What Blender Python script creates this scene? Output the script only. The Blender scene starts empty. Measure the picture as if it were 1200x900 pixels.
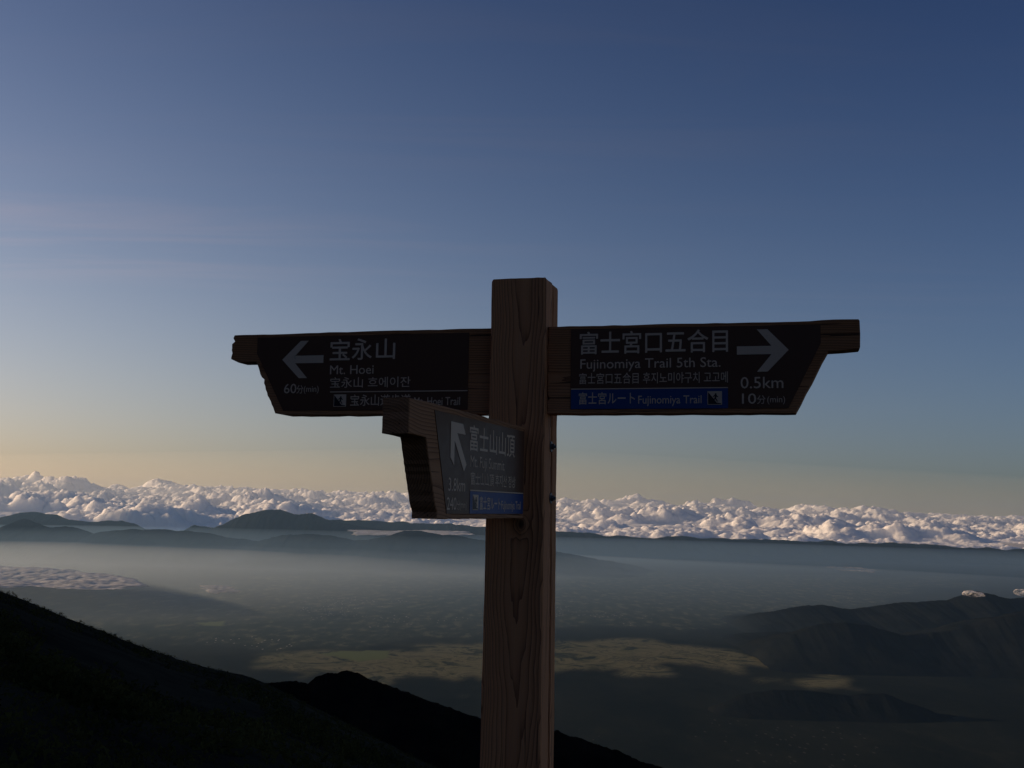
import bpy, bmesh, math, random
import numpy as np
from mathutils import Vector

# ------------------------------------------------------------------ scene, camera, light
SC = bpy.context.scene
COL = SC.collection
random.seed(7)
RNG = np.random.default_rng(11)
EYE = 1.6                       # eye height over the ground at the post
PLAIN = -1748.0                 # level of the valley floor

cam_d = bpy.data.cameras.new("camera"); cam = bpy.data.objects.new("camera", cam_d); COL.objects.link(cam)
PITCH, ROLL, FOC = 0.1101, 0.0246, 1300.0 / 1200.0
cam_d.sensor_width = 36.0; cam_d.lens = 36.0 * FOC
cam_d.clip_start = 0.05; cam_d.clip_end = 400000.0
_f = Vector((0, math.cos(PITCH), math.sin(PITCH))); _u = Vector((0, -math.sin(PITCH), math.cos(PITCH))); _r = Vector((1, 0, 0))
_ur = _u * math.cos(ROLL) - _r * math.sin(ROLL); _rr = _r * math.cos(ROLL) + _u * math.sin(ROLL)
from mathutils import Matrix
cam.matrix_world = Matrix(((_rr.x, _ur.x, -_f.x, 0), (_rr.y, _ur.y, -_f.y, 0), (_rr.z, _ur.z, -_f.z, EYE), (0, 0, 0, 1)))
SC.camera = cam

SUN_EL, SUN_AZ = math.radians(10.0), math.radians(-80.0)      # azimuth from +Y towards +X
world = bpy.data.worlds.new("World"); SC.world = world; world.use_nodes = True
wn, wl = world.node_tree.nodes, world.node_tree.links
wn.clear()
sky = wn.new("ShaderNodeTexSky"); sky.sky_type = 'NISHITA'; sky.sun_disc = False
sky.sun_elevation = SUN_EL; sky.sun_rotation = SUN_AZ
sky.altitude = 2400; sky.air_density = 1.0; sky.dust_density = 0.5; sky.ozone_density = 1.0
bg = wn.new("ShaderNodeBackground"); bg.inputs[1].default_value = 0.05
wo = wn.new("ShaderNodeOutputWorld")
# thin cirrus far above: streaks laid out on a level cloud layer
tc = wn.new("ShaderNodeTexCoord"); sep = wn.new("ShaderNodeSeparateXYZ"); wl.new(tc.outputs['Generated'], sep.inputs[0])
def wmath(op, a, b=None, clamp=False):
    m = wn.new("ShaderNodeMath"); m.operation = op; m.use_clamp = clamp
    for i, v in enumerate((a, b)):
        if v is None: continue
        if isinstance(v, (int, float)): m.inputs[i].default_value = v
        else: wl.new(v, m.inputs[i])
    return m.outputs[0]
zc = wmath('MAXIMUM', sep.outputs[2], 0.03)
cx = wmath('DIVIDE', sep.outputs[0], zc); cy = wmath('DIVIDE', sep.outputs[1], zc)
comb = wn.new("ShaderNodeCombineXYZ"); wl.new(cx, comb.inputs[0]); wl.new(cy, comb.inputs[1])
mp = wn.new("ShaderNodeMapping"); mp.inputs['Rotation'].default_value = (0, 0, math.radians(34)); mp.inputs['Scale'].default_value = (0.34, 2.0, 1)
wl.new(comb.outputs[0], mp.inputs[0])
n1 = wn.new("ShaderNodeTexNoise"); n1.inputs['Scale'].default_value = 1.3; n1.inputs['Detail'].default_value = 7; n1.inputs['Roughness'].default_value = 0.62; n1.inputs['Distortion'].default_value = 0.5
wl.new(mp.outputs[0], n1.inputs['Vector'])
mp2 = wn.new("ShaderNodeMapping"); mp2.inputs['Scale'].default_value = (0.25, 0.25, 1); mp2.inputs['Location'].default_value = (3.1, 0.7, 0); wl.new(comb.outputs[0], mp2.inputs[0])
n2 = wn.new("ShaderNodeTexNoise"); n2.inputs['Scale'].default_value = 1.0; n2.inputs['Detail'].default_value = 2; wl.new(mp2.outputs[0], n2.inputs['Vector'])
r1 = wn.new("ShaderNodeMapRange"); r1.inputs['From Min'].default_value = 0.46; r1.inputs['From Max'].default_value = 0.80; wl.new(n1.outputs[0], r1.inputs[0])
r2 = wn.new("ShaderNodeMapRange"); r2.inputs['From Min'].default_value = 0.45; r2.inputs['From Max'].default_value = 0.65; wl.new(n2.outputs[0], r2.inputs[0])
fade = wn.new("ShaderNodeMapRange"); fade.inputs['From Min'].default_value = 0.05; fade.inputs['From Max'].default_value = 0.2; wl.new(sep.outputs[2], fade.inputs[0])
def blob(x0, y0, sx_, sy_, amt):
    dx = wmath('DIVIDE', wmath('SUBTRACT', cx, x0), sx_); dy = wmath('DIVIDE', wmath('SUBTRACT', cy, y0), sy_)
    return wmath('MULTIPLY', wmath('EXPONENT', wmath('MULTIPLY', wmath('ADD', wmath('MULTIPLY', dx, dx), wmath('MULTIPLY', dy, dy)), -1.0)), amt)
patch = wmath('MAXIMUM', wmath('MAXIMUM', blob(-1.8, 4.3, 1.6, 0.8, 0.38), blob(0.1, 2.6, 0.9, 0.6, 0.35)), wmath('MULTIPLY', r2.outputs[0], 0.22))
cm = wmath('MULTIPLY', wmath('MULTIPLY', r1.outputs[0], patch), wmath('MULTIPLY', fade.outputs[0], 0.9), True)
lum = wn.new("ShaderNodeRGBToBW"); wl.new(sky.outputs[0], lum.inputs[0])
cc = wn.new("ShaderNodeMix"); cc.data_type = 'RGBA'; cc.blend_type = 'MULTIPLY'; cc.inputs[0].default_value = 1.0
cc.inputs[6].default_value = (1.55, 1.5, 1.55, 1); wl.new(lum.outputs[0], cc.inputs[7])
mx = wn.new("ShaderNodeMix"); mx.data_type = 'RGBA'; wl.new(cm, mx.inputs[0]); wl.new(sky.outputs[0], mx.inputs[6]); wl.new(cc.outputs[2], mx.inputs[7])
tn = wn.new("ShaderNodeMix"); tn.data_type = 'RGBA'; tn.blend_type = 'MULTIPLY'; tn.inputs[0].default_value = 1.0
tn.inputs[7].default_value = (1.81, 1.53, 1.53, 1)
# the dusty air glows towards the rising sun and deepens smoothly away from it, all round the sky
dt = wn.new("ShaderNodeVectorMath"); dt.operation = 'DOT_PRODUCT'; wl.new(tc.outputs['Generated'], dt.inputs[0])
dt.inputs[1].default_value = (math.sin(SUN_AZ) * math.cos(SUN_EL), math.cos(SUN_AZ) * math.cos(SUN_EL), math.sin(SUN_EL))
gl = wn.new("ShaderNodeCombineColor"); dmax = wmath('MAXIMUM', dt.outputs['Value'], -0.35)
zel = wmath('MINIMUM', wmath('MAXIMUM', sep.outputs[2], 0.0), 0.5); lowb = wmath('EXPONENT', wmath('MULTIPLY', zel, -12.5))
for i, (k, kz, kl) in enumerate(((1.28, -2.60, -1.28), (0.86, -1.87, -1.18), (0.48, -0.93, -0.98))):
    e_ = wmath('ADD', wmath('ADD', wmath('MULTIPLY', dmax, k), wmath('MULTIPLY', zel, kz)), wmath('MULTIPLY', lowb, kl))
    wl.new(wmath('EXPONENT', e_), gl.inputs[i])
gm = wn.new("ShaderNodeMix"); gm.data_type = 'RGBA'; gm.blend_type = 'MULTIPLY'; gm.inputs[0].default_value = 1.0
wl.new(mx.outputs[2], gm.inputs[6]); wl.new(gl.outputs[0], gm.inputs[7]); wl.new(gm.outputs[2], tn.inputs[6])
wl.new(tn.outputs[2], bg.inputs[0]); wl.new(bg.outputs[0], wo.inputs[0])

sun_d = bpy.data.lights.new("sun", 'SUN'); sun_d.energy = 5.0; sun_d.angle = math.radians(0.5); sun_d.color = (1.0, 0.69, 0.41)
sun = bpy.data.objects.new("sun", sun_d); COL.objects.link(sun)
SUNV = Vector((math.sin(SUN_AZ) * math.cos(SUN_EL), math.cos(SUN_AZ) * math.cos(SUN_EL), math.sin(SUN_EL)))
sun.rotation_euler = SUNV.to_track_quat('Z', 'Y').to_euler(); sun.location = (-20, 0, 12)
vs = SC.view_settings; vs.view_transform = 'Standard'; vs.look = 'None'; vs.exposure = 0.30; vs.gamma = 1.0
SC.cycles.max_bounces = 12; SC.cycles.diffuse_bounces = 5; SC.cycles.volume_bounces = 1; SC.cycles.transparent_max_bounces = 12

# ------------------------------------------------------------------ helpers
def tag(o, label=None, cat=None, group=None, kind=None):
    if label: o['label'] = label
    if cat: o['category'] = cat
    if group: o['group'] = group
    if kind: o['kind'] = kind
    return o
def mesh_obj(name, V, F, mat, parent=None, smooth=False):
    me = bpy.data.meshes.new(name)
    if isinstance(V, np.ndarray) and isinstance(F, np.ndarray):
        k = F.shape[1]
        me.vertices.add(len(V)); me.vertices.foreach_set('co', V.astype(np.float32).ravel())
        me.loops.add(F.size); me.loops.foreach_set('vertex_index', F.astype(np.int32).ravel())
        me.polygons.add(len(F)); me.polygons.foreach_set('loop_start', np.arange(0, F.size, k, dtype=np.int32))
        me.update(calc_edges=True); me.validate()
    else:
        me.from_pydata([tuple(v) for v in V], [], [tuple(f) for f in F]); me.update()
    if smooth: me.polygons.foreach_set('use_smooth', [True] * len(me.polygons))
    me.materials.append(mat)
    o = bpy.data.objects.new(name, me); COL.objects.link(o)
    if parent: o.parent = parent
    return o
def grid_faces(nr, nc):
    i = np.arange(nr - 1)[:, None] * nc + np.arange(nc - 1)[None, :]
    i = i.ravel(); return np.stack([i, i + 1, i + nc + 1, i + nc], 1)
# smooth value noise in 2D, numpy
def vnoise(x, y, seed=0):
    xi = np.floor(x).astype(np.int64); yi = np.floor(y).astype(np.int64); fx = x - xi; fy = y - yi
    def h(a, b):
        n = (a * 374761393 + b * 668265263 + seed * 1274126177) & 0xffffffff
        n = ((n ^ (n >> 13)) * 1274126177) & 0xffffffff
        return ((n ^ (n >> 16)) & 0xffff) / 65535.0
    u = fx * fx * (3 - 2 * fx); v = fy * fy * (3 - 2 * fy)
    return (h(xi, yi) * (1 - u) + h(xi + 1, yi) * u) * (1 - v) + (h(xi, yi + 1) * (1 - u) + h(xi + 1, yi + 1) * u) * v
def fbm(x, y, o=5, seed=0, g=0.5):
    s = 0; a = 1; t = 0
    for k in range(o):
        s = s + a * vnoise(x * 2 ** k, y * 2 ** k, seed + k * 17); t += a; a *= g
    return s / t
def puffs(x, y, cell, seed, keep=1.0, flat=0.75):
    """cauliflower bumps: union of domes on a jittered lattice, returns 0..1"""
    gx = x / cell; gy = y / cell; xi = np.floor(gx).astype(np.int64); yi = np.floor(gy).astype(np.int64)
    out = np.zeros_like(x)
    def h(a, b, s):
        n = (a * 374761393 + b * 668265263 + (seed + s) * 1274126177) & 0xffffffff
        n = ((n ^ (n >> 13)) * 1274126177) & 0xffffffff
        return ((n ^ (n >> 16)) & 0xffff) / 65535.0
    for dx in (-1, 0, 1):
        for dy in (-1, 0, 1):
            a = xi + dx; b = yi + dy
            px = a + h(a, b, 1); py = b + h(a, b, 2); r = 0.45 + 0.5 * h(a, b, 3); k = h(a, b, 4) < keep
            d2 = ((gx - px) ** 2 + (gy - py) ** 2) / (r * r)
            out = np.maximum(out, np.where(k, np.sqrt(np.maximum(0, 1 - d2)) * r / 0.95, 0))
    return out

class NT:
    def __init__(s, name):
        s.m = bpy.data.materials.new(name); s.m.use_nodes = True; s.n = s.m.node_tree.nodes; s.l = s.m.node_tree.links; s.n.clear()
        s.out = s.n.new("ShaderNodeOutputMaterial")
    def node(s, t, ins=None, **kw):
        nd = s.n.new(t)
        for k, v in kw.items(): setattr(nd, k, v)
        for k, v in (ins or {}).items(): s.set(nd.inputs[k], v)
        return nd
    def set(s, sock, v):
        if isinstance(v, bpy.types.NodeSocket): s.l.new(v, sock)
        else: sock.default_value = v
    def math(s, op, a, b=None, c=None, clamp=False):
        nd = s.n.new("ShaderNodeMath"); nd.operation = op; nd.use_clamp = clamp
        for i, v in enumerate((a, b, c)):
            if v is not None: s.set(nd.inputs[i], v)
        return nd.outputs[0]
    def ramp(s, fac, stops):
        nd = s.n.new("ShaderNodeValToRGB"); cr = nd.color_ramp
        while len(cr.elements) < len(stops): cr.elements.new(0.5)
        for e, (p, c) in zip(cr.elements, stops): e.position = p; e.color = (*c, 1)
        s.set(nd.inputs[0], fac); return nd.outputs[0]
    def mix(s, f, a, b, mode='MIX'):
        nd = s.n.new("ShaderNodeMix"); nd.data_type = 'RGBA'; nd.blend_type = mode
        s.set(nd.inputs[0], f); s.set(nd.inputs[6], a); s.set(nd.inputs[7], b); return nd.outputs[2]
    def surf(s, sh): s.l.new(sh, s.out.inputs[0]); return s.m
    def vec(s, kind='Object'):
        return s.node("ShaderNodeTexCoord").outputs[kind]
    def mapping(s, v, sc=(1, 1, 1), loc=(0, 0, 0), rot=(0, 0, 0)):
        return s.node("ShaderNodeMapping", {'Vector': v, 'Scale': sc, 'Location': loc, 'Rotation': rot}).outputs[0]
    def noise(s, v, scale, detail=4, rough=0.5, dist=0.0):
        return s.node("ShaderNodeTexNoise", {'Vector': v, 'Scale': scale, 'Detail': detail, 'Roughness': rough, 'Distortion': dist}).outputs[0]
def C4(c): return (*c, 1)

# ------------------------------------------------------------------ materials
def wood_mat(name, axis, tint=(1, 1, 1), grey=0.35, pith=(0.0, 0.10), ring=230.0, relief=0.9, knots=()):
    """weathered, ridged softwood; axis = grain direction in object space"""
    t = NT(name); v = t.vec()
    sp = t.node("ShaderNodeSeparateXYZ", {0: v})
    L = sp.outputs[axis]; A = sp.outputs[1 if axis == 0 else 0]; B = sp.outputs[2 if axis != 2 else 1]
    lc = t.node("ShaderNodeCombineXYZ", {0: t.math('MULTIPLY', L, 1.5)})
    w1 = t.math('SUBTRACT', t.noise(lc.outputs[0], 1.4, 2), 0.5)
    stretch = {0: (2.2, 22, 22), 2: (22, 22, 2.2)}[axis]
    w2 = t.math('SUBTRACT', t.noise(t.mapping(v, stretch), 1.0, 3), 0.5)
    a = t.math('ADD', t.math('SUBTRACT', A, pith[0]), t.math('MULTIPLY', w1, 0.07))
    b = t.math('ADD', t.math('SUBTRACT', B, pith[1]), t.math('MULTIPLY', L, 0.022))
    r = t.math('SQRT', t.math('ADD', t.math('MULTIPLY', a, a), t.math('MULTIPLY', b, b)))
    r = t.math('ADD', r, t.math('MULTIPLY', w2, 0.012))
    kdark = None
    for kx, kz, ks in knots:                               # branch knots: the rings swing round a dark core
        dx = t.math('DIVIDE', t.math('SUBTRACT', A, kx), ks); dz = t.math('DIVIDE', t.math('SUBTRACT', L, kz), ks * 1.5)
        d2 = t.math('ADD', t.math('MULTIPLY', dx, dx), t.math('MULTIPLY', dz, dz))
        r = t.math('ADD', r, t.math('MULTIPLY', t.math('EXPONENT', t.math('MULTIPLY', d2, -0.22)), 0.020))
        c_ = t.math('EXPONENT', t.math('MULTIPLY', t.math('MULTIPLY', d2, d2), -1.2))
        kdark = c_ if kdark is None else t.math('MAXIMUM', kdark, c_)
    saw = t.math('FRACT', t.math('MULTIPLY', r, ring))
    band = t.math('POWER', saw, 2.0)                       # pale spring wood to dark summer wood
    fs = {0: (9, 420, 420), 2: (420, 420, 9)}[axis]
    fib = t.noise(t.mapping(v, fs), 1.0, 3, 0.6)
    big = t.noise(t.mapping(v, {0: (3, 14, 14), 2: (14, 14, 3)}[axis]), 1.0, 4, 0.6)
    base = t.ramp(band, [(0.0, (0.62, 0.36, 0.19)), (0.55, (0.48, 0.26, 0.13)), (1.0, (0.14, 0.062, 0.034))])
    base = t.mix(t.math('MULTIPLY', big, 0.55), base, C4((0.42, 0.24, 0.13)))
    base = t.mix(t.math('MULTIPLY', t.math('SUBTRACT', fib, 0.45, clamp=True), grey * 3), base, C4((0.36, 0.30, 0.26)))
    base = t.mix(1.0, base, C4(tint), 'MULTIPLY')
    # drying checks along the grain
    ck = t.noise(t.mapping(v, {0: (2.5, 160, 160), 2: (160, 160, 2.5)}[axis], (3, 1, 2)), 1.0, 2, 0.5)
    ckm = t.math('GREATER_THAN', ck, 0.68)
    base = t.mix(t.math('MULTIPLY', ckm, 0.75), base, C4((0.012, 0.008, 0.006)))
    if kdark is not None: base = t.mix(t.math('MULTIPLY', kdark, 0.85), base, C4((0.035, 0.018, 0.012)))
    h = t.math('ADD', t.math('MULTIPLY', band, 1.0), t.math('ADD', t.math('MULTIPLY', fib, 0.5), t.math('MULTIPLY', ckm, -1.2)))
    bp = t.node("ShaderNodeBump", {'Height': h, 'Distance': 0.0022, 'Strength': relief})
    p = t.node("ShaderNodeBsdfPrincipled", {'Base Color': base, 'Roughness': 0.82, 'Normal': bp.outputs[0], 'Specular IOR Level': 0.25})
    return t.surf(p.outputs[0])
M_POST = wood_mat("post_wood", 2, (1.32, 0.95, 0.72), 0.35, (0.012, 0.115), 185, 0.9, ((0.020, 1.553, 0.010),))
M_BOARD = wood_mat("board_wood", 0, (1.0, 0.72, 0.54), 0.22, (0.045, 1.96), 150, 0.55)
M_BOARD3 = wood_mat("board_wood_grey", 0, (0.92, 0.74, 0.62), 0.35, (0.075, 1.655), 165, 0.5)

def painted(name, col, rough, coat=0.0, wear=0.25, spec=0.5):
    t = NT(name); v = t.vec()
    n = t.noise(v, 38, 6, 0.65); n2 = t.noise(v, 6, 3)
    sc_ = t.noise(t.mapping(v, (260, 260, 30)), 1.0, 2)
    c = t.mix(t.math('MULTIPLY', n2, wear), C4(col), C4(tuple(x * 0.55 + 0.02 for x in col)))
    c = t.mix(t.math('MULTIPLY', t.math('GREATER_THAN', n, 0.70), 0.35), c, C4((0.10, 0.085, 0.07)))
    rg = t.math('ADD', rough, t.math('MULTIPLY', t.math('SUBTRACT', n, 0.5), 0.25))
    bp = t.node("ShaderNodeBump", {'Height': t.math('ADD', n2, t.math('MULTIPLY', sc_, 0.15)), 'Distance': 0.0006, 'Strength': 0.5})
    p = t.node("ShaderNodeBsdfPrincipled", {'Base Color': c, 'Roughness': rg, 'Normal': bp.outputs[0], 'Coat Weight': coat, 'Coat Roughness': 0.25, 'Specular IOR Level': spec})
    return t.surf(p.outputs[0])
M_PANEL = painted("brown_sheet", (0.15, 0.066, 0.034), 0.45, 0.0, spec=0.3)
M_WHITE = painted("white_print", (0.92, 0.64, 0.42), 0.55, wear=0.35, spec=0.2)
M_BLUE = painted("blue_print", (0.030, 0.080, 0.24), 0.45, spec=0.3)
M_DARK = painted("dark_print", (0.03, 0.016, 0.014), 0.5)
M_STEEL = painted("galvanised_steel", (0.10, 0.095, 0.09), 0.45)

# ------------------------------------------------------------------ the valley, the ranges, the near slope
def px_dir(x, y):
    """photograph pixel -> (X/Y, Z/Y) slopes seen from the viewpoint; used once to survey the skyline"""
    a = (x - 600) / 1300.0; b = -(y - 450) / 1300.0
    rx = a * math.cos(ROLL) - b * math.sin(ROLL); ry = a * math.sin(ROLL) + b * math.cos(ROLL)
    d = _f + _r * rx + _u * ry
    return d.x / d.y, d.z / d.y
def survey(poly):
    return np.array([px_dir(*p) for p in poly])

def land_mat():
    t = NT("valley_land"); v = t.node("ShaderNodeNewGeometry").outputs['Position']
    att = t.node("ShaderNodeAttribute", attribute_name="cover")
    s = t.node("ShaderNodeSeparateColor", {0: att.outputs['Color']})
    m = t.mapping(v, (0.0011, 0.0006, 0.001))
    n = t.noise(m, 1.0, 8, 0.62); nf = t.noise(t.mapping(v, (0.006, 0.0022, 0.001)), 1.0, 5, 0.6)
    forest = t.ramp(n, [(0.35, (0.006, 0.009, 0.009)), (0.6, (0.014, 0.017, 0.014))])
    farm = t.ramp(nf, [(0.40, (0.018, 0.025, 0.020)), (0.55, (0.032, 0.038, 0.028)), (0.66, (0.085, 0.085, 0.055)), (0.72, (0.05, 0.075, 0.03))])
    grass = t.ramp(t.noise(t.mapping(v, (0.0022, 0.0019, 0.001)), 1.0, 9, 0.68, 0.9),
                   [(0.38, (0.022, 0.028, 0.022)), (0.45, (0.085, 0.088, 0.050)), (0.53, (0.130, 0.122, 0.072)), (0.58, (0.050, 0.056, 0.036)), (0.64, (0.115, 0.112, 0.066)), (0.72, (0.05, 0.055, 0.035))])
    green = C4((0.095, 0.115, 0.05))
    c = t.mix(s.outputs[1], forest, farm); c = t.mix(s.outputs[0], c, grass); c = t.mix(s.outputs[2], c, green)
    # villages: pale roofs scattered in clusters
    vo = t.node("ShaderNodeTexVoronoi", {'Vector': t.mapping(v, (0.016, 0.006, 0.001)), 'Scale': 1.0, 'Randomness': 1.0})
    cl = t.noise(t.mapping(v, (0.0005, 0.0003, 0.001), (4, 2, 0)), 1.0, 3, 0.6)
    town = t.math('MULTIPLY', t.math('LESS_THAN', vo.outputs['Distance'], 0.17), t.math('GREATER_THAN', cl, 0.61))
    town = t.math('MULTIPLY', town, s.outputs[1])
    c = t.mix(town, c, C4((0.30, 0.28, 0.26)))
    p = t.node("ShaderNodeBsdfDiffuse", {'Color': c})
    return t.surf(p.outputs[0])
M_LAND = land_mat()
def hill_mat(name, lo, hi, scale):
    t = NT(name); v = t.node("ShaderNodeNewGeometry").outputs['Position']
    n = t.noise(t.mapping(v, (scale, scale, scale * 2)), 1.0, 8, 0.65)
    c = t.ramp(n, [(0.35, lo), (0.65, hi)])
    return t.surf(t.node("ShaderNodeBsdfDiffuse", {'Color': c}).outputs[0])
M_RANGE = hill_mat("far_forest_hills", (0.0035, 0.005, 0.006), (0.0085, 0.010, 0.010), 0.0025)
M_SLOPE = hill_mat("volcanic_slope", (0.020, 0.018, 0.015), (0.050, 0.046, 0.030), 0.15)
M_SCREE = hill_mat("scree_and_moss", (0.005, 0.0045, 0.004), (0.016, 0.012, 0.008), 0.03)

# valley floor, one sheet out to where the cloud sea takes over
def poly_mask(X, Y, poly):
    inside = np.zeros(X.shape, bool); n = len(poly); j = n - 1
    for i in range(n):
        xi, yi = poly[i]; xj, yj = poly[j]
        c = ((yi > Y) != (yj > Y)) & (X < (xj - xi) * (Y - yi) / (yj - yi + 1e-9) + xi)
        inside ^= c; j = i
    return inside
def to_plain(poly):
    out = []
    for p in poly:
        sx, sz = px_dir(*p); yy = (PLAIN - EYE) / sz; out.append((sx * yy, yy))
    return out
def build_valley():
    ys = np.concatenate([np.geomspace(2500, 48500, 360)])
    us = np.linspace(-0.78, 0.78, 520)
    Y = np.repeat(ys[:, None], len(us), 1); X = us[None, :] * (Y + 3000)
    Z = PLAIN + 4 * (fbm(X / 1800, Y / 1800, 4, 5) - 0.5)
    Z = np.where(Y < 7000, Z + (7000 - Y) * 0.02, Z)
    V = np.stack([X, Y, Z], -1).reshape(-1, 3); F = grid_faces(len(ys), len(us))
    o = mesh_obj("ground", V, F, M_LAND, smooth=True); tag(o, kind='structure')
    wx = X + 1300 * (fbm(X / 700, Y / 1500, 5, 31, 0.6) - 0.5); wy = Y + 3200 * (fbm(X / 800, Y / 1300, 6, 47, 0.6) - 0.5)
    steppe = to_plain([(285, 772), (330, 768), (470, 757), (600, 749), (780, 755), (860, 765), (960, 776), (990, 800), (940, 792), (850, 785), (800, 783), (765, 794), (720, 790), (640, 792), (560, 803), (500, 790), (300, 783)])
    farms = to_plain([(0, 690), (560, 668), (1150, 676), (1000, 712), (850, 735), (600, 742), (300, 765), (100, 745)])
    low = to_plain([(780, 838), (1060, 830), (1190, 850), (1200, 905), (700, 905)])
    green = to_plain([(371, 766), (400, 763), (456, 763), (462, 772), (425, 775)]); green2 = to_plain([(232, 730), (262, 728), (262, 733), (238, 734)]); green3 = to_plain([(950, 776), (975, 777), (978, 785), (955, 784)])
    R = poly_mask(wx, wy, steppe).astype(float)
    G = np.maximum(poly_mask(wx, wy, farms) * 1.0, poly_mask(wx, wy, low) * 0.09)
    B = sum(poly_mask(X + 250 * (fbm(X / 300, Y / 900, 3, 3) - .5), Y, g) for g in (green, green2, green3)).astype(float)
    def soft(M):
        for _ in range(2): M = (M + np.roll(M, 1, 0) + np.roll(M, -1, 0) + np.roll(M, 1, 1) + np.roll(M, -1, 1)) / 5
        return M
    col = np.stack([soft(R), soft(G), B, np.ones_like(R)], -1).reshape(-1, 4)
    ca = o.data.color_attributes.new("cover", 'FLOAT_COLOR', 'POINT'); ca.data.foreach_set('color', col.astype(np.float32).ravel())
build_valley()

def ridge(name, poly, dist, depth, mat, rough, seed, n=520, rows=46, foot=PLAIN - 30, spur=0.5, front=0.55, bushy=0.0):
    """a mountain range with its crest line at a surveyed distance, real width and spurs"""
    S = survey(poly)
    sx = np.linspace(S[0, 0], S[-1, 0], n); sz = np.interp(sx, S[:, 0], S[:, 1])
    X0 = sx * dist; crest = EYE + sz * dist
    amp = rough
    crest = crest + rough * 1.7 * (fbm(X0 / (rough * 11.0), X0 * 0 + seed, 6, seed + 3, 0.62) - 0.42)
    t = np.linspace(-1, 1, rows)                    # -1 near foot, 0 crest, 1 far foot
    T = np.repeat(t[:, None], n, 1); X = np.repeat(X0[None, :], rows, 0)
    Y = dist + np.where(T < 0, T * depth * front, T * depth * (1 - front))
    X = X * (1 + 0 * T)
    sp = fbm(X / (depth * 0.16), Y / (depth * 0.5), 5, seed) - 0.5
    prof = np.clip(1 - np.abs(T), 0, 1) ** 1.15
    H = crest[None, :] - foot
    Z = foot + H * np.clip(prof * (1 + spur * sp * 2 * np.clip(np.abs(T) * 3, 0, 1) * (1 - np.abs(T))), 0, 1.0)
    Z += amp * 1.5 * (fbm(X / (amp * 11), Y / (amp * 11), 7, seed + 5, 0.58) - 0.5) * (prof > 0.02)
    if bushy: Z += bushy * (fbm(X / 5.0, Y / 9.0, 4, seed + 9, 0.7) - 0.4)
    V = np.stack([X, Y, Z], -1).reshape(-1, 3)
    o = mesh_obj(name, V, grid_faces(rows, n), mat, smooth=True); return tag(o, kind='structure')
ridge("hills", [(-200, 616), (-50, 612), (0, 606), (25, 600), (45, 600), (65, 603), (80, 610), (110, 612), (143, 609), (160, 614), (172, 620), (200, 632), (230, 660)], 43000, 7000, M_RANGE, 95, 3)
ridge("hills", [(180, 640), (215, 623), (228, 615), (250, 617), (265, 612), (285, 603), (310, 599), (327, 597), (345, 602), (365, 601), (385, 610), (420, 617), (450, 622), (480, 632), (520, 650)], 40500, 7000, M_RANGE, 95, 9)
ridge("hills", [(360, 615), (400, 608), (440, 610), (475, 613), (510, 615), (530, 614), (560, 619), (575, 618), (640, 621), (690, 624), (710, 628), (722, 627), (740, 629), (800, 629), (830, 631), (900, 633), (1000, 636), (1100, 640), (1200, 644), (1400, 652)], 45000, 6500, M_RANGE, 130, 14)
ridge("hills", [(-260, 630), (-60, 622), (0, 620), (15, 612), (28, 607), (40, 613), (58, 618), (75, 615), (90, 618), (108, 625), (150, 620), (165, 619), (195, 619), (215, 622), (250, 626), (300, 634), (330, 628), (385, 628), (415, 634), (437, 631), (465, 625), (488, 622), (515, 627), (560, 633), (620, 640), (700, 655), (780, 672)], 33500, 9000, M_RANGE, 95, 21, n=800, rows=60)
ridge("hills", [(845, 740), (872, 726), (900, 719), (930, 713), (965, 708), (985, 712), (1000, 714), (1040, 711), (1080, 706), (1110, 703), (1130, 696), (1146, 692), (1165, 695), (1185, 699), (1230, 700), (1300, 690), (1420, 680), (1500, 690)], 17500, 5500, M_RANGE, 50, 33, n=600, rows=60)
ridge("hills", [(885, 772), (905, 756), (925, 744), (960, 734), (990, 731), (1020, 733), (1045, 740), (1060, 745), (1100, 740), (1150, 728), (1200, 716), (1260, 705), (1400, 690)], 13500, 4500, M_RANGE, 45, 41, n=500, rows=60, front=0.25)
ridge("hills", [(740, 872), (800, 846), (840, 826), (870, 813), (905, 808), (960, 810), (995, 815), (1010, 812), (1035, 812), (1065, 824), (1100, 836), (1160, 845), (1260, 862)], 10100, 900, M_RANGE, 12, 52, n=500, rows=70, spur=0.18)

# the mountainside under the signpost
SIL = survey([(-400, 560), (-200, 622), (0, 692), (20, 699), (50, 712), (75, 722), (100, 732), (125, 741), (150, 752), (200, 770), (240, 783), (260, 787), (290, 794), (320, 806), (350, 820), (400, 845), (450, 870), (500, 895), (560, 925), (650, 965), (800, 1030), (1100, 1150)])
def slope_z(X, Y):
    r = np.hypot(X, Y) + 1e-6
    az = np.arctan2(X, Y)                                  # 0 straight ahead, negative to the left
    plane = (-0.48 * X - 0.25 * Y) / r
    yy = np.maximum(Y, 1e-3); sx = np.clip(X / yy, SIL[0, 0], SIL[-1, 0])
    sil = np.interp(sx, SIL[:, 0], SIL[:, 1]) * np.cos(np.clip(az, -1.4, 1.4))
    w = np.clip((np.abs(az + 0.05) - 0.45) / 0.25, 0, 1); w = w * w * (3 - 2 * w)
    s = sil * (1 - w) + plane * w
    drop = np.clip((r - 190) / 500, 0, 10) * np.clip((az + 0.62) / 0.16, 0, 1)
    z = EYE * (1 - np.exp(-r / 55)) + r * (s - drop * 0.9)
    bench = np.clip(1 - (r - 3.5) / 3.5, 0, 1); bench = bench * bench * (3 - 2 * bench)
    return z * (1 - bench) + 0.0 * bench
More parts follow.
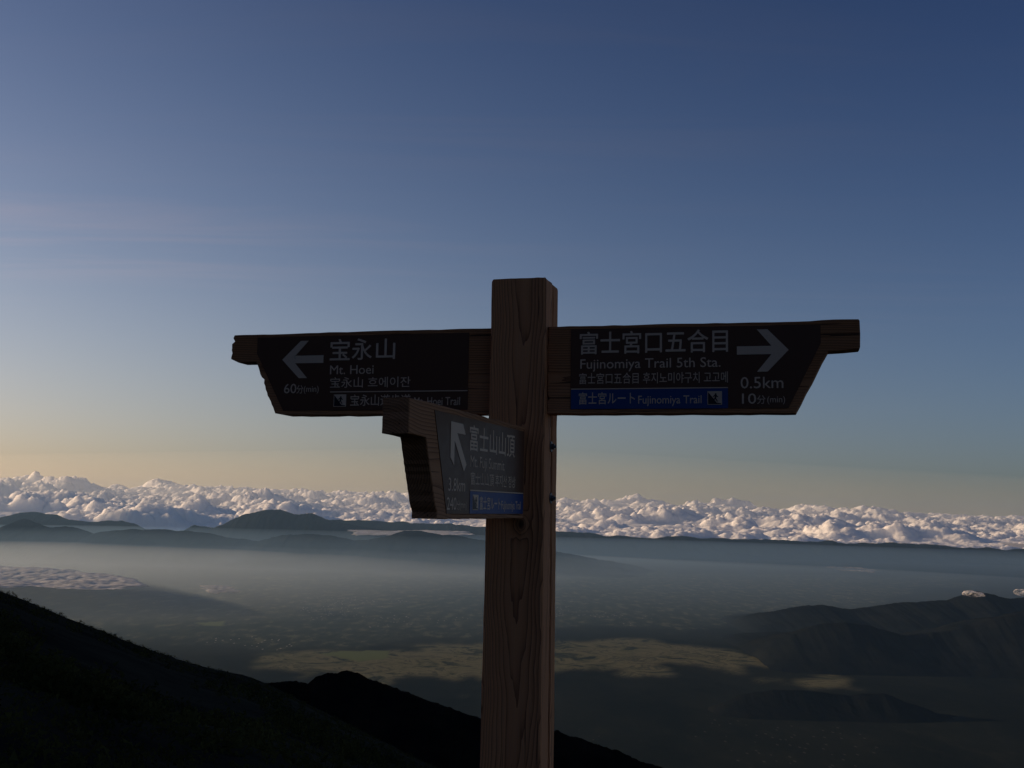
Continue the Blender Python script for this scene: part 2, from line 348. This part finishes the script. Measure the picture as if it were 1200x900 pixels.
def build_slope():
    rs = np.concatenate([[0.0], np.geomspace(0.6, 1500, 215)]); az = np.linspace(-math.pi, math.pi, 721)
    Rr = np.repeat(rs[:, None], len(az), 1); A = np.repeat(az[None, :], len(rs), 0)
    X = Rr * np.sin(A); Y = Rr * np.cos(A)
    Z = slope_z(X, Y) + (0.9 * (fbm(X / 14, Y / 14, 5, 61) - 0.5) + 0.25 * (fbm(X / 1.7, Y / 1.7, 4, 71) - 0.5)) * np.clip((Rr - 3) / 20, 0, 1)
    V = np.stack([X, Y, Z], -1).reshape(-1, 3)
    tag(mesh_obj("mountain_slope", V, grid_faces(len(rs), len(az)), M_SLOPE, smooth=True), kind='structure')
build_slope()
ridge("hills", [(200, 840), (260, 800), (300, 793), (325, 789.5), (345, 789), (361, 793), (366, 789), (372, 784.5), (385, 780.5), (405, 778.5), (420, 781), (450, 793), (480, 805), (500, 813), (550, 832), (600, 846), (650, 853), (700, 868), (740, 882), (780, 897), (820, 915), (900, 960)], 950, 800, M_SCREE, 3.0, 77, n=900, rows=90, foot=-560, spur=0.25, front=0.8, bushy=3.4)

def leaf_mat(name, a, b):
    t = NT(name); v = t.node("ShaderNodeNewGeometry").outputs['Position']
    c = t.ramp(t.noise(v, 0.35, 3), [(0.4, a), (0.6, b)])
    d = t.node("ShaderNodeBsdfDiffuse", {'Color': c}); tr = t.node("ShaderNodeBsdfTranslucent", {'Color': c})
    return t.surf(t.node("ShaderNodeMixShader", {0: 0.25, 1: d.outputs[0], 2: tr.outputs[0]}).outputs[0])
M_LEAF = leaf_mat("shrub_leaves", (0.026, 0.030, 0.010), (0.062, 0.062, 0.020))
def scatter_shrubs(name, n, rmin, rmax, azmin, azmax, smin, smax, leaves, zfun, seed):
    g = np.random.default_rng(seed)
    r = rmin * (rmax / rmin) ** g.random(n); a = azmin + (azmax - azmin) * g.random(n)
    X = r * np.sin(a); Y = r * np.cos(a)
    keep = fbm(X / 9, Y / 9, 3, 5) > 0.42; X, Y = X[keep], Y[keep]; n = len(X)
    Z = zfun(X, Y)
    s = smin + (smax - smin) * g.random(n) ** 2.2
    k = leaves
    d = g.normal(size=(n, k, 3)); d /= np.linalg.norm(d, axis=2, keepdims=True); d *= g.random((n, k, 1)) ** 0.4
    c = d * s[:, None, None] * np.array([0.75, 0.75, 0.8]); c[..., 2] += s[:, None] * 0.55
    c += np.stack([X, Y, Z], -1)[:, None, :]
    e1 = g.normal(size=(n, k, 3)); e1 /= np.linalg.norm(e1, axis=2, keepdims=True)
    e2 = g.normal(size=(n, k, 3)); e2 /= np.linalg.norm(e2, axis=2, keepdims=True)
    ls = (s[:, None, None] * 0.22)
    P = np.stack([c + e1 * ls, c + e2 * ls * 0.8, c - e1 * ls * 0.7 - e2 * ls * 0.3], 2).reshape(-1, 3)
    F = np.arange(len(P)).reshape(-1, 3)
    return tag(mesh_obj(name, P, F, M_LEAF), kind='stuff')
scatter_shrubs("low_shrubs", 9000, 16, 215, -0.62, 0.25, 0.10, 0.45, 30, lambda x, y: slope_z(x, y) - 0.1, 4)
scatter_shrubs("slope_grass", 6000, 7, 40, -0.60, 0.3, 0.08, 0.28, 14, lambda x, y: slope_z(x, y), 8)

# ------------------------------------------------------------------ clouds
def cloud_mat(name, sss, trans=0.15, soft=None, const=None):
    t = NT(name)
    d = t.node("ShaderNodeBsdfPrincipled", {'Base Color': (0.96, 0.96, 0.97, 1), 'Roughness': 1.0, 'Specular IOR Level': 0.0, 'Subsurface Weight': 0.85, 'Subsurface Radius': (1.0, 1.0, 1.0), 'Subsurface Scale': sss})
    tr = t.node("ShaderNodeBsdfTranslucent", {'Color': (0.9, 0.9, 0.92, 1)})
    m = t.node("ShaderNodeMixShader", {0: trans, 1: d.outputs[0], 2: tr.outputs[0]})
    if soft is None: return t.surf(m.outputs[0])
    att = t.node("ShaderNodeAttribute", attribute_name="thick")
    v = t.node("ShaderNodeNewGeometry").outputs['Position']
    n = t.noise(t.mapping(v, (soft, soft * 0.6, soft * 2)), 1.0, 5, 0.6)
    if const is None: a = t.math('MULTIPLY_ADD', t.math('SUBTRACT', att.outputs['Fac'], t.math('MULTIPLY', n, 0.9)), 1.7, 0.0, clamp=True)
    else: a = t.math('MULTIPLY', t.math('SUBTRACT', n, 0.45), 3.0, clamp=True)
    tp = t.node("ShaderNodeBsdfTransparent")
    mm = t.node("ShaderNodeMixShader", {0: a, 1: tp.outputs[0], 2: m.outputs[0]})
    return t.surf(mm.outputs[0])
M_CLOUD = cloud_mat("cumulus", 900.0)
M_WISP = cloud_mat("low_cloud", 60.0, 0.55, 0.0022)
M_CAP = cloud_mat("summit_cloud", 40.0, 0.3, 0.007, -1.0)
def build_cloud_sea():
    y0, y1 = 50500.0, 98000.0
    ys = np.geomspace(y0, y1, 560); us = np.linspace(-0.56, 0.56, 1300)
    Y = np.repeat(ys[:, None], len(us), 1); X = us[None, :] * Y
    wx = X + 1900 * (fbm(X / 2300, Y / 2300, 4, 2) - .5); wy = Y + 1900 * (fbm(X / 2300, Y / 2300, 4, 8) - .5)
    field = np.clip(fbm(X / 9000, Y / 6000, 4, 91) * 2.2 - 0.6, 0, 1)
    t = np.clip((Y - y0) / (y1 - y0), 0, 1)
    big = puffs(wx * .7, wy, 2500, 1, 0.6); med = puffs(wx * .8, wy, 1150, 20, 0.75); sm = puffs(wx * .9, wy, 560, 40, 0.85); ti = puffs(X, Y, 280, 60, 0.9); mi = puffs(X, Y, 150, 80, 0.9)
    lay = np.clip(fbm(X / 9000, Y / 2400, 6, 133, 0.6) * 4.2 - 1.65, 0, 1)
    left = np.interp(X / Y, [-0.46, -0.2, 0.0, 0.2, 0.46], [1.0, 1.0, 0.95, 0.85, 0.72])
    H = 800 * big * (0.03 + 1.25 * field ** 2) + 470 * med * (0.2 + 0.6 * big + .5 * field) + 300 * sm * (0.3 + med * .9) + 150 * ti + 90 * mi
    Z = -1470 + (1880 * t ** 0.9 + H * 0.95) * left
    calm = np.clip((t - 0.03) / 0.16, 0, 1); calm = calm * calm * (3 - 2 * calm)
    Z = Z - 0.80 * H * 0.95 * left * (1 - lay) - 0.30 * H * 0.95 * left * lay * (1 - calm) * 1.0 - 0.15 * H * 0.95 * left * (1 - lay) * (1 - calm)
    edge = np.clip((Y - y0) / 900 - 0.6 * fbm(X / 2500, Y / 2500, 4, 19), 0, 1)
    Z = -1900 + (Z + 1900) * edge
    V = np.stack([X, Y, Z], -1).reshape(-1, 3)
    tag(mesh_obj("sea_of_clouds", V, grid_faces(len(ys), len(us)), M_CLOUD, smooth=True), kind='stuff')
build_cloud_sea()
def low_cloud(label, cat, pts, dist, zc, thick, cell, group=None, op=1.0):
    """a flat bank of fog lying at one height; pts = its outline on that level"""
    P = []
    for p in pts:
        sx, sz = px_dir(*p); yy = (zc - EYE) / sz; P.append((sx * yy, yy))
    P = np.array(P); x0, y0 = P.min(0); x1, y1 = P.max(0); pad = 0.08 * (x1 - x0)
    nx, ny = 420, 150
    X, Y = np.meshgrid(np.linspace(x0 - pad, x1 + pad, nx), np.linspace(y0 - pad * .5, y1 + pad * .5, ny))
    # distance-like mask: soft polygon
    M = poly_mask(X + cell * (fbm(X / cell, Y / cell, 4, 5) - .5) * 1.5, Y + cell * 1.5 * (fbm(X / cell, Y / cell, 4, 9) - .5), list(map(tuple, P))).astype(float)
    for _ in range(26): M = (M + np.roll(M, 1, 0) + np.roll(M, -1, 0) + np.roll(M, 1, 1) + np.roll(M, -1, 1)) / 5
    b = puffs(X * .5, Y, cell, 7, 0.9) * 0.6 + puffs(X, Y, cell * 0.42, 9, 0.9) * 0.28 + puffs(X, Y, cell * 0.2, 13) * 0.12
    Z = zc + 0.55 * thick * b * np.clip(M * 1.3, 0, 1)
    Vt = np.stack([X, Y, Z], -1).reshape(-1, 3)
    o = mesh_obj("low_cloud", Vt, grid_faces(ny, nx), M_WISP, smooth=True)
    at = o.data.attributes.new("thick", 'FLOAT', 'POINT'); at.data.foreach_set('value', (op * np.clip(M * 1.25, 0, 1)).astype(np.float32).ravel())
    return tag(o, label, cat, group)
low_cloud("long pale fog bank lying in the valley above the dark left slope", "cloud", [(-180, 662), (0, 666), (60, 668), (120, 674), (165, 682), (175, 690), (120, 692), (60, 690), (0, 691), (-200, 692)], 0, -1420, 120, 340, op=0.95)
low_cloud("short streak of pale fog right of the long valley fog bank", "cloud", [(235, 688), (262, 688), (280, 694), (262, 697), (245, 694)], 0, -1420, 70, 300, op=0.75)
low_cloud("thin pale cloud streak over the dark plain right of the post", "cloud", [(968, 665), (1000, 665), (1030, 669), (1025, 672), (990, 670)], 0, -1380, 60, 300, op=0.55)
low_cloud("bright strip of low cloud behind the small peak left of the post", "cloud", [(412, 622), (450, 623), (500, 622.5), (548, 624), (552, 628), (500, 629), (450, 628.5), (418, 629)], 0, -1000, 130, 700, op=0.9)
low_cloud("thin bright cloud line at the far right edge of the frame", "cloud", [(1165, 636), (1200, 638), (1260, 640), (1260, 644), (1195, 642)], 0, -900, 60, 500)
def cap_cloud(label, x, y, dist, w, h, seed):
    sx, sz = px_dir(x, y); cx_, cz_ = sx * dist, EYE + sz * dist
    g = np.random.default_rng(seed); bm = bmesh.new(); bmesh.ops.create_icosphere(bm, subdivisions=6, radius=1.0)
    me = bpy.data.meshes.new("cap_cloud"); bm.to_mesh(me); bm.free()
    co = np.zeros(len(me.vertices) * 3); me.vertices.foreach_get('co', co); co = co.reshape(-1, 3); nrm = co.copy(); rr = np.zeros(len(co))
    for n_, rad, am in ((14, 0.62, 0.42), (60, 0.30, 0.17), (260, 0.14, 0.08)):
        lay = np.zeros(len(co))
        for _ in range(n_):
            d = g.normal(size=3); d[2] = abs(d[2]) * 0.8; d /= np.linalg.norm(d); q = np.linalg.norm(nrm - d, axis=1) / (rad * (0.6 + 0.7 * g.random()))
            lay = np.maximum(lay, np.sqrt(np.clip(1 - q * q, 0, 1)) * (0.6 + 0.4 * g.random()))
        rr += am * lay
    co = nrm * (0.55 + rr)[:, None] * np.array([w * .5, w * .5, h * .55]); co[:, 2] = np.where(co[:, 2] < 0, co[:, 2] * 0.5, co[:, 2])
    me.vertices.foreach_set('co', co.ravel()); me.update()
    me.polygons.foreach_set('use_smooth', [True] * len(me.polygons)); me.materials.append(M_CAP)
    o = bpy.data.objects.new("cap_cloud", me); COL.objects.link(o); o.location = (cx_, dist, cz_)
    return tag(o, label, "cloud")
cap_cloud("small pink cloud resting on the summit of the right mountain", 1141, 698, 17150, 330, 150, 3)
cap_cloud("small cloud on the mountain shoulder at the right picture edge", 1199, 697, 17150, 320, 150, 6)

# ------------------------------------------------------------------ air
def volume(name, V, F, color, density, g):
    t = NT(name); p = t.node("ShaderNodeVolumePrincipled", {'Color': C4(color), 'Density': density, 'Anisotropy': g})
    t.l.new(p.outputs[0], t.out.inputs[1])
    return tag(mesh_obj(name, V, F, t.m), kind='stuff')
def box(x0, x1, y0, y1, z0, z1):
    V = [(x, y, z) for z in (z0, z1) for y in (y0, y1) for x in (x0, x1)]
    return V, [(0, 2, 3, 1), (4, 5, 7, 6), (0, 1, 5, 4), (2, 6, 7, 3), (0, 4, 6, 2), (1, 3, 7, 5)]
volume("haze", *box(-42000, 42000, -1560, 49800, PLAIN - 60, 640), (0.33, 0.60, 1.0), 0.44e-5, 0.3)
def mist_lens(cx_, cy_, rx, ry, base, h, dens, color, pw=6, name="valley_mist"):
    n, k = 96, 26; V = [(cx_, cy_, base + h)]; F = []
    for j in range(1, k + 1):
        q = j / k
        for i in range(n):
            a = 2 * math.pi * i / n; w = 1 + 0.10 * math.sin(3 * a + 1) + 0.06 * math.sin(7 * a)
            V.append((cx_ + rx * q * w * math.cos(a), cy_ + ry * q * w * math.sin(a), base + h * ((1 - q ** pw) if pw > 0 else (1 - q) ** 1.6)))
    for i in range(n): F.append((0, 1 + i, 1 + (i + 1) % n))
    for j in range(k - 1):
        for i in range(n):
            a = 1 + j * n + i; b = 1 + j * n + (i + 1) % n; F.append((a, a + n, b + n, b))
    F.append(tuple(1 + (k - 1) * n + i for i in range(n))[::-1])
    return volume(name, V, F, color, dens, 0.35)
mist_lens(-2000, 31800, 40000, 17400, PLAIN - 30, 860, 2.0e-5, (0.41, 0.67, 1.0), 3)
mist_lens(-7000, 27000, 22000, 16500, PLAIN - 34, 500, 2.3e-5, (0.62, 0.81, 0.98), 3)
mist_lens(-14000, 26500, 15000, 17000, PLAIN - 38, 560, 5.4e-5, (0.82, 0.88, 0.90), 2)
mist_lens(0, 80000, 260000, 29500, -1900, 6200, 1.45e-5, (0.93, 0.97, 0.93), -1, name="cloud_veil")

# ------------------------------------------------------------------ the signpost
PSI = -0.2613
root = bpy.data.objects.new("signpost", None); COL.objects.link(root)
root.location = (0.0155 + 0.0104, 3.1055 - 0.001, 0); root.rotation_euler = (0.0011, -0.0064, PSI)
tag(root, "weathered wooden trail signpost with three arrow boards above the valley", "signpost")

def build_post():
    # cross-section, anticlockwise from front left; x across the face, y backwards from it
    W, D = 0.1734, 0.169
    def sec(w):
        h = w / 2; c = 0.006
        pts = [(-h, c), (-h + c * .4, c * .4), (-h + c, 0)]
        pts += [(-h + c + (w - 2 * c) * i / 9, 0) for i in range(1, 9)]
        pts += [(h - c, 0), (h - c * .3, c * .3), (h, c)]
        pts += [(h, D * f) for f in (0.12, 0.25, 0.38, 0.48)]
        pts += [(h - .002, D * .50), (h - 0.045, D * 0.515), (h - 0.045, D * 0.575), (h - .004, D * .595)]
        pts += [(h - .001, D * f) for f in (0.61, 0.75, 0.88)]
        pts += [(h - .001, D - .012), (h - .004, D - .004), (h - .012, D)]
        pts += [(-h + .012, D), (-h + .004, D - .004), (-h, D - .012)]
        pts += [(-h, D * f) for f in (0.75, 0.5, 0.25)]
        return pts
    zs = list(np.linspace(-0.4, 2.238, 130)) + [2.2425, 2.2462]
    V = []; F = []; n = None
    g = np.random.default_rng(5)
    for k, z in enumerate(zs):
        w = float(np.interp(z, [0.85, 1.5, 2.25], [0.1740, 0.1690, 0.1608])) - (0.006 if k == len(zs) - 1 else 0.002 if k == len(zs) - 2 else 0)
        s = sec(w); n = len(s)
        for i, (x, y) in enumerate(s):
            wob = 0.0016 * (float(vnoise(np.array([z * 3.0 + 5]), np.array([i * 0.35]), 3)[0]) - .5) + 0.0012 * (float(vnoise(np.array([z * 17.0 + 5]), np.array([i * 1.9]), 9)[0]) - .5)
            nx = (1 if x > 0 else -1) if abs(x) > w / 2 - .01 else 0
            zz = z + (0.0028 * (float(vnoise(np.array([x * 260]), np.array([y * 260]), 4)[0]) - .5) if k >= len(zs) - 2 else 0)
            V.append((x + nx * wob * 1.5, y + (wob if y < .01 else 0), zz))
    for k in range(len(zs) - 1):
        for i in range(n):
            a = k * n + i; b = k * n + (i + 1) % n; F.append((a, b, b + n, a + n))
    F.append(tuple(range(n))[::-1]); F.append(tuple((len(zs) - 1) * n + i for i in range(n)))
    return mesh_obj("post", V, F, M_POST, root)
build_post()

def densify(pts, step, jag, seed):
    """pts: (u, z, jagged_edge?) outline; long-grain edges stay gently wavy, end-grain edges come out serrated"""
    g = np.random.default_rng(seed); out = []
    n = len(pts); chip = 0.0
    for i in range(n):
        a = pts[i]; b = pts[(i + 1) % n]; L = math.hypot(b[0] - a[0], b[1] - a[1]); d = ((b[0] - a[0]) / L, (b[1] - a[1]) / L); nn = (d[1], -d[0])
        k = max(1, int(L / (step * (0.7 + 0.9 * g.random()) if a[2] else 0.03)))
        for j in range(k):
            t = j / k
            if g.random() < 0.22: chip = g.uniform(-1.1, 0.7) * jag
            off = 0 if j == 0 else (chip + g.uniform(-0.7, 0.7) * jag - (3.2 * jag if g.random() < .05 else 0) if a[2] else g.uniform(-1, 1) * 0.0011)
            out.append((a[0] + (b[0] - a[0]) * t + nn[0] * off, a[1] + (b[1] - a[1]) * t + nn[1] * off))
    return out
def slab(name, outline, y0, th, mat, parent, bev=0.0018):
    n = len(outline); P = np.array(outline)
    area = 0.5 * np.sum(P[:, 0] * np.roll(P[:, 1], -1) - np.roll(P[:, 0], -1) * P[:, 1])
    e = np.roll(P, -1, 0) - P; nm = np.stack([e[:, 1], -e[:, 0]], 1); nm /= (np.linalg.norm(nm, axis=1, keepdims=True) + 1e-9)
    vn = nm + np.roll(nm, 1, 0); vn /= (np.linalg.norm(vn, axis=1, keepdims=True) + 1e-9)
    if area < 0: vn = -vn
    V = []
    for y, ins in ((y0, bev), (y0 + bev, 0), (y0 + th - bev, 0), (y0 + th, bev)):
        Q = P - vn * ins; V += [(q[0], y, q[1]) for q in Q]
    F = []
    for k in range(3):
        for i in range(n):
            a = k * n + i; b = k * n + (i + 1) % n; F.append((a, b, b + n, a + n))
    F.append(tuple(range(n))[::-1]); F.append(tuple(3 * n + i for i in range(n)))
    me = bpy.data.meshes.new(name); me.from_pydata(V, [], F)
    bm = bmesh.new(); bm.from_mesh(me)
    bmesh.ops.triangulate(bm, faces=[f for f in bm.faces if len(f.verts) > 4]); bmesh.ops.recalc_face_normals(bm, faces=bm.faces)
    bm.to_mesh(me); bm.free(); me.materials.append(mat)
    o = bpy.data.objects.new(name, me); COL.objects.link(o); o.parent = parent; return o
def flat(name, pts, y, mat, parent, th=0.0008):
    return slab(name, pts, y - th, th, mat, parent, bev=0.0001)
def lettering(text, u0, u1, z0, z1, y, mat, parent, bold=0.0, full=None, th=0.0005):
    """printed line of writing, fitted between u0..u1 and z0..z1 on the plate"""
    cu = bpy.data.curves.new("lettering", 'FONT'); cu.body = text; cu.size = 1.0; cu.resolution_u = 3; cu.fill_mode = 'FRONT'
    ob = bpy.data.objects.new("lettering_tmp", cu); COL.objects.link(ob)
    dg = bpy.context.evaluated_depsgraph_get(); me = bpy.data.meshes.new_from_object(ob.evaluated_get(dg))
    bpy.data.objects.remove(ob); bpy.data.curves.remove(cu)
    co = np.zeros(len(me.vertices) * 3); me.vertices.foreach_get('co', co); co = co.reshape(-1, 3)
    x0, x1 = co[:, 0].min(), co[:, 0].max(); b0, b1 = co[:, 1].min(), co[:, 1].max()
    if full: b0, b1 = full                                     # baseline and cap height of the run
    b = bold * 0.55; sh = [(0, 0)] + ([(b, 0), (-b, 0), (0, b), (0, -b)] if bold else [])
    polys = [tuple(p.vertices) for p in me.polygons]; nv = len(co)
    big = np.concatenate([co + np.array([dx, dy, 0]) for dx, dy in sh]); lay = np.repeat(np.arange(len(sh)), nv)
    F = [tuple(v + k * nv for v in p) for k in range(len(sh)) for p in polys]
    bpy.data.meshes.remove(me); co = big
    me = bpy.data.meshes.new("lettering"); me.from_pydata(co.tolist(), [], F)
    out = np.zeros_like(co); out[:, 0] = u0 + (co[:, 0] - x0) / (x1 - x0) * (u1 - u0); out[:, 2] = z0 + (co[:, 1] - b0) / (b1 - b0) * (z1 - z0); out[:, 1] = y - 0.00003 * lay
    me.vertices.foreach_set('co', out.astype(np.float32).ravel()); me.update(); me.materials.append(mat)
    o = bpy.data.objects.new("lettering", me); COL.objects.link(o); o.parent = parent; return o
LAT = (0.0, 0.73)      # baseline and cap height of the Latin face at size 1

def pictogram(u0, u1, z0, z1, y, parent, field):
    fr = []; w = (u1 - u0) * 0.045
    flat("pictogram", [(u0, z0), (u1, z0), (u1, z1), (u0, z1)], y, M_WHITE, parent, 0.0004)
    def U(p): return [(u0 + a * (u1 - u0), z0 + b * (z1 - z0)) for a, b in p]
    flat("pictogram_mountain", U([(0.05, 0.05), (0.95, 0.05), (0.95, 0.10), (0.62, 0.16), (0.45, 0.42), (0.05, 0.93)]), y - 0.0005, field, parent, 0.0004)
    flat("pictogram_hiker", U([(0.50, 0.80), (0.57, 0.86), (0.64, 0.80), (0.62, 0.72), (0.74, 0.60), (0.70, 0.55), (0.62, 0.60), (0.60, 0.48), (0.72, 0.26), (0.66, 0.22), (0.54, 0.42), (0.42, 0.30), (0.37, 0.34), (0.50, 0.52), (0.50, 0.64), (0.40, 0.56), (0.37, 0.62), (0.52, 0.74)]), y - 0.0005, field, parent, 0.0004)

def board(side, label, mat, y0, pts, panel, seed, th=0.06, parent=None):
    b = slab("sign_board", densify(pts, 0.0065, 0.0021, seed), y0, th, mat, parent or root)
    b['label'] = label
    flat("sign_plate", panel, y0 - 0.0002, M_PANEL, b, 0.0016)
    return b
YB = 0.023; YP = YB - 0.0019 - 0.0004     # plate face, print just proud of it
# right-hand board
H = 0.0825
bR = board(1, "right-hand board with a right arrow and a blue strip", M_BOARD, YB,
      [(H, 1.8605, 0), (0.760, 1.8600, 0), (0.845, 2.024, 0), (0.9235, 2.029, 0), (0.9265, 2.034, 0), (0.9262, 2.105, 0), (0.923, 2.1085, 0), (0.86, 2.1095, 0), (0.8, 2.1065, 0), (0.55, 2.108, 0), (H, 2.1085, 1)],
      [(0.150, 1.8735), (0.742, 1.8735), (0.8265, 2.047), (0.8265, 2.096), (0.150, 2.100)], 1)
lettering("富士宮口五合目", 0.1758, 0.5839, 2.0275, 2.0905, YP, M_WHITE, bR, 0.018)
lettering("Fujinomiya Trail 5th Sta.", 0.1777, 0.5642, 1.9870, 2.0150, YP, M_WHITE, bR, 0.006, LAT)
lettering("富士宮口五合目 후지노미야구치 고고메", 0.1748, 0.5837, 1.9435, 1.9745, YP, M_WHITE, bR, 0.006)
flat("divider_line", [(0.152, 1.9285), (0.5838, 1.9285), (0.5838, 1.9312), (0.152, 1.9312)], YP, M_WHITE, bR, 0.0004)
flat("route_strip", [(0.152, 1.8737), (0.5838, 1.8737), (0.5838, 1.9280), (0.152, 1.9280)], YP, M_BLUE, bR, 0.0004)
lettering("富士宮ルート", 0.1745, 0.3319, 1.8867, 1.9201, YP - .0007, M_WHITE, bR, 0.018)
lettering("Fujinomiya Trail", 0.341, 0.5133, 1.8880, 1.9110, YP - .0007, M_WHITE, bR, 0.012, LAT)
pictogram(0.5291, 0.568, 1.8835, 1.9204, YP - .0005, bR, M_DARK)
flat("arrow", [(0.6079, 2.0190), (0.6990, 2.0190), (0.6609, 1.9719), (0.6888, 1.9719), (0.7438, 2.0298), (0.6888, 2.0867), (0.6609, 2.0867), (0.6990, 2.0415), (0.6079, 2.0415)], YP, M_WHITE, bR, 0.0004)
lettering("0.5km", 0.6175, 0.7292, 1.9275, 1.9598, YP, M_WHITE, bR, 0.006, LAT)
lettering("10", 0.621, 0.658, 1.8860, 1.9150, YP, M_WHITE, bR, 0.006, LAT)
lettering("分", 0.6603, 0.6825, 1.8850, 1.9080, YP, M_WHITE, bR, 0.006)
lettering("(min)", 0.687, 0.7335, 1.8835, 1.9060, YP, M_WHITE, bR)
# left-hand board
bL = board(-1, "left-hand board with a left arrow and ragged end grain", M_BOARD, YB,
      [(-H, 1.8605, 0), (-H, 2.1085, 0), (-0.5, 2.1085, 0), (-0.902, 2.1065, 1), (-0.909, 2.070, 1), (-0.910, 2.033, 0), (-0.884, 2.0215, 0), (-0.826, 2.0215, 1), (-0.755, 1.866, 0), (-0.724, 1.8605, 0)],
      [(-0.150, 1.8740), (-0.150, 2.097), (-0.822, 2.097), (-0.822, 2.048), (-0.728, 1.8740)], 2)
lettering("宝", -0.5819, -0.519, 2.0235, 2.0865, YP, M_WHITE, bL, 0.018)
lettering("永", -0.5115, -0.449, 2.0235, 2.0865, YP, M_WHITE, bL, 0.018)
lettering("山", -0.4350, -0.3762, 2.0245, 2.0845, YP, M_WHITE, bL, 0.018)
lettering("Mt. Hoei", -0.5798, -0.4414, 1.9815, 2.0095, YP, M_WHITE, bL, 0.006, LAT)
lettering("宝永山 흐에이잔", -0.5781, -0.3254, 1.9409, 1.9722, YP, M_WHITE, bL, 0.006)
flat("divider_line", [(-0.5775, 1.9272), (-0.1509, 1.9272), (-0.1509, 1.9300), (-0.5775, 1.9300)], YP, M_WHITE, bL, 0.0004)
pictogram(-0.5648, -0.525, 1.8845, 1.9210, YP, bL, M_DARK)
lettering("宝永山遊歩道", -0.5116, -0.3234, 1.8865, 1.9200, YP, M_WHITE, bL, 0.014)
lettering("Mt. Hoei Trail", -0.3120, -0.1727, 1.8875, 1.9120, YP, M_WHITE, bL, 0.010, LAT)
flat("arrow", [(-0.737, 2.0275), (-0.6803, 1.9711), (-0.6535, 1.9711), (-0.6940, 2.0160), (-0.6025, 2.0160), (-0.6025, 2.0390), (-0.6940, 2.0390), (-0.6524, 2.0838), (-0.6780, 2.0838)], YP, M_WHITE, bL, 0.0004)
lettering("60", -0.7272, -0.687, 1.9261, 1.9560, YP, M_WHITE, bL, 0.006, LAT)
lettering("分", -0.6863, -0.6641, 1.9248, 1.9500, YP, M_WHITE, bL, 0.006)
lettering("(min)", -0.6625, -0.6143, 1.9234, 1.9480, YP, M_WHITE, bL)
# the board that points up the mountain, fixed to the front of the post, coming towards the viewer
# local frame of its mesh: x runs from the near tip (-) to the post (0), -y is the printed side
bT = slab("sign_board", densify([(-0.008, 1.5690, 0), (-0.008, 1.8210, 0), (-0.4, 1.8205, 0), (-0.862, 1.8195, 1), (-0.863, 1.7450, 0), (-0.764, 1.7430, 1), (-0.7255, 1.657, 1), (-0.686, 1.5700, 0)], 0.0105, 0.0020, 6), 0, 0.06, M_BOARD3, root)
bT['label'] = "board pointing up the mountain, jutting towards the viewer from the post face"
bT.location = (0.0286 + 0.0, -0.001, 0)
bT.rotation_euler = (0, 0, -0.0344 + math.pi / 2)
flat("sign_plate", [(-0.720, 1.8060), (-0.629, 1.5815), (-0.020, 1.5800), (-0.020, 1.8080)], -0.0002, M_PANEL, bT, 0.0016)
YT = -0.0023
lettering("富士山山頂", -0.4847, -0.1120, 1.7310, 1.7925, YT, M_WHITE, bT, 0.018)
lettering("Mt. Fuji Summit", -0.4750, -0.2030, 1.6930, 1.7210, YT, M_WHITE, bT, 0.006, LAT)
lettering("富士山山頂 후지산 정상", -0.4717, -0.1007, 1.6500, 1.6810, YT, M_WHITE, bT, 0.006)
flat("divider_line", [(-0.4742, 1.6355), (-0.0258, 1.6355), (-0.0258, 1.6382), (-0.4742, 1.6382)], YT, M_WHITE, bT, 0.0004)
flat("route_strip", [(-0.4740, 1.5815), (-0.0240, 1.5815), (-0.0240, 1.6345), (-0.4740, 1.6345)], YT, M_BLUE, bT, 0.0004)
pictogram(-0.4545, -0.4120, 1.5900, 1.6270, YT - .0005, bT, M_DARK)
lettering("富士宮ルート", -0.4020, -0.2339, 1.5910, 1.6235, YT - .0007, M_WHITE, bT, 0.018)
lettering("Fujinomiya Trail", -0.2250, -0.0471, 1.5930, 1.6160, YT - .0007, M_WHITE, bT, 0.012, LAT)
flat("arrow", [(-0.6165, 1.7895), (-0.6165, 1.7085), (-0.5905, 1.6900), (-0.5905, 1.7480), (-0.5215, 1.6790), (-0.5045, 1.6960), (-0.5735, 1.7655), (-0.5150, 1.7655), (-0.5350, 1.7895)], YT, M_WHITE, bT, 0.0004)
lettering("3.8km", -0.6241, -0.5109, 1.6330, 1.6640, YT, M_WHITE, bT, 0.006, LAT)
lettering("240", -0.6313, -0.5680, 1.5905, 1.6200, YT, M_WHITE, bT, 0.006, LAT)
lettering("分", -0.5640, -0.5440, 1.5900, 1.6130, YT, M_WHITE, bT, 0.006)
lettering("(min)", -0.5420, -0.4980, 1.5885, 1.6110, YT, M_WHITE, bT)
# bolts sunk beside the drying slot on the right face of the post
def bolt(z):
    bm = bmesh.new()
    w = float(np.interp(z, [0.85, 1.5, 2.25], [0.1740, 0.1690, 0.1608])) / 2
    rot = Matrix.Rotation(math.pi / 2, 4, 'Y')
    bmesh.ops.create_cone(bm, cap_ends=True, segments=20, radius1=0.016, radius2=0.0155, depth=0.003, matrix=Matrix.Translation((w + 0.0012, 0.079, z)) @ rot)
    bmesh.ops.create_cone(bm, cap_ends=True, segments=6, radius1=0.0095, radius2=0.009, depth=0.008, matrix=Matrix.Translation((w + 0.0065, 0.079, z)) @ rot)
    bmesh.ops.create_cone(bm, cap_ends=True, segments=12, radius1=0.0045, radius2=0.004, depth=0.006, matrix=Matrix.Translation((w + 0.0130, 0.079, z)) @ rot)
    me = bpy.data.meshes.new("bolt"); bm.to_mesh(me); bm.free(); me.materials.append(M_STEEL)
    o = bpy.data.objects.new("bolt", me); COL.objects.link(o); o.parent = root
bolt(1.772); bolt(1.626)
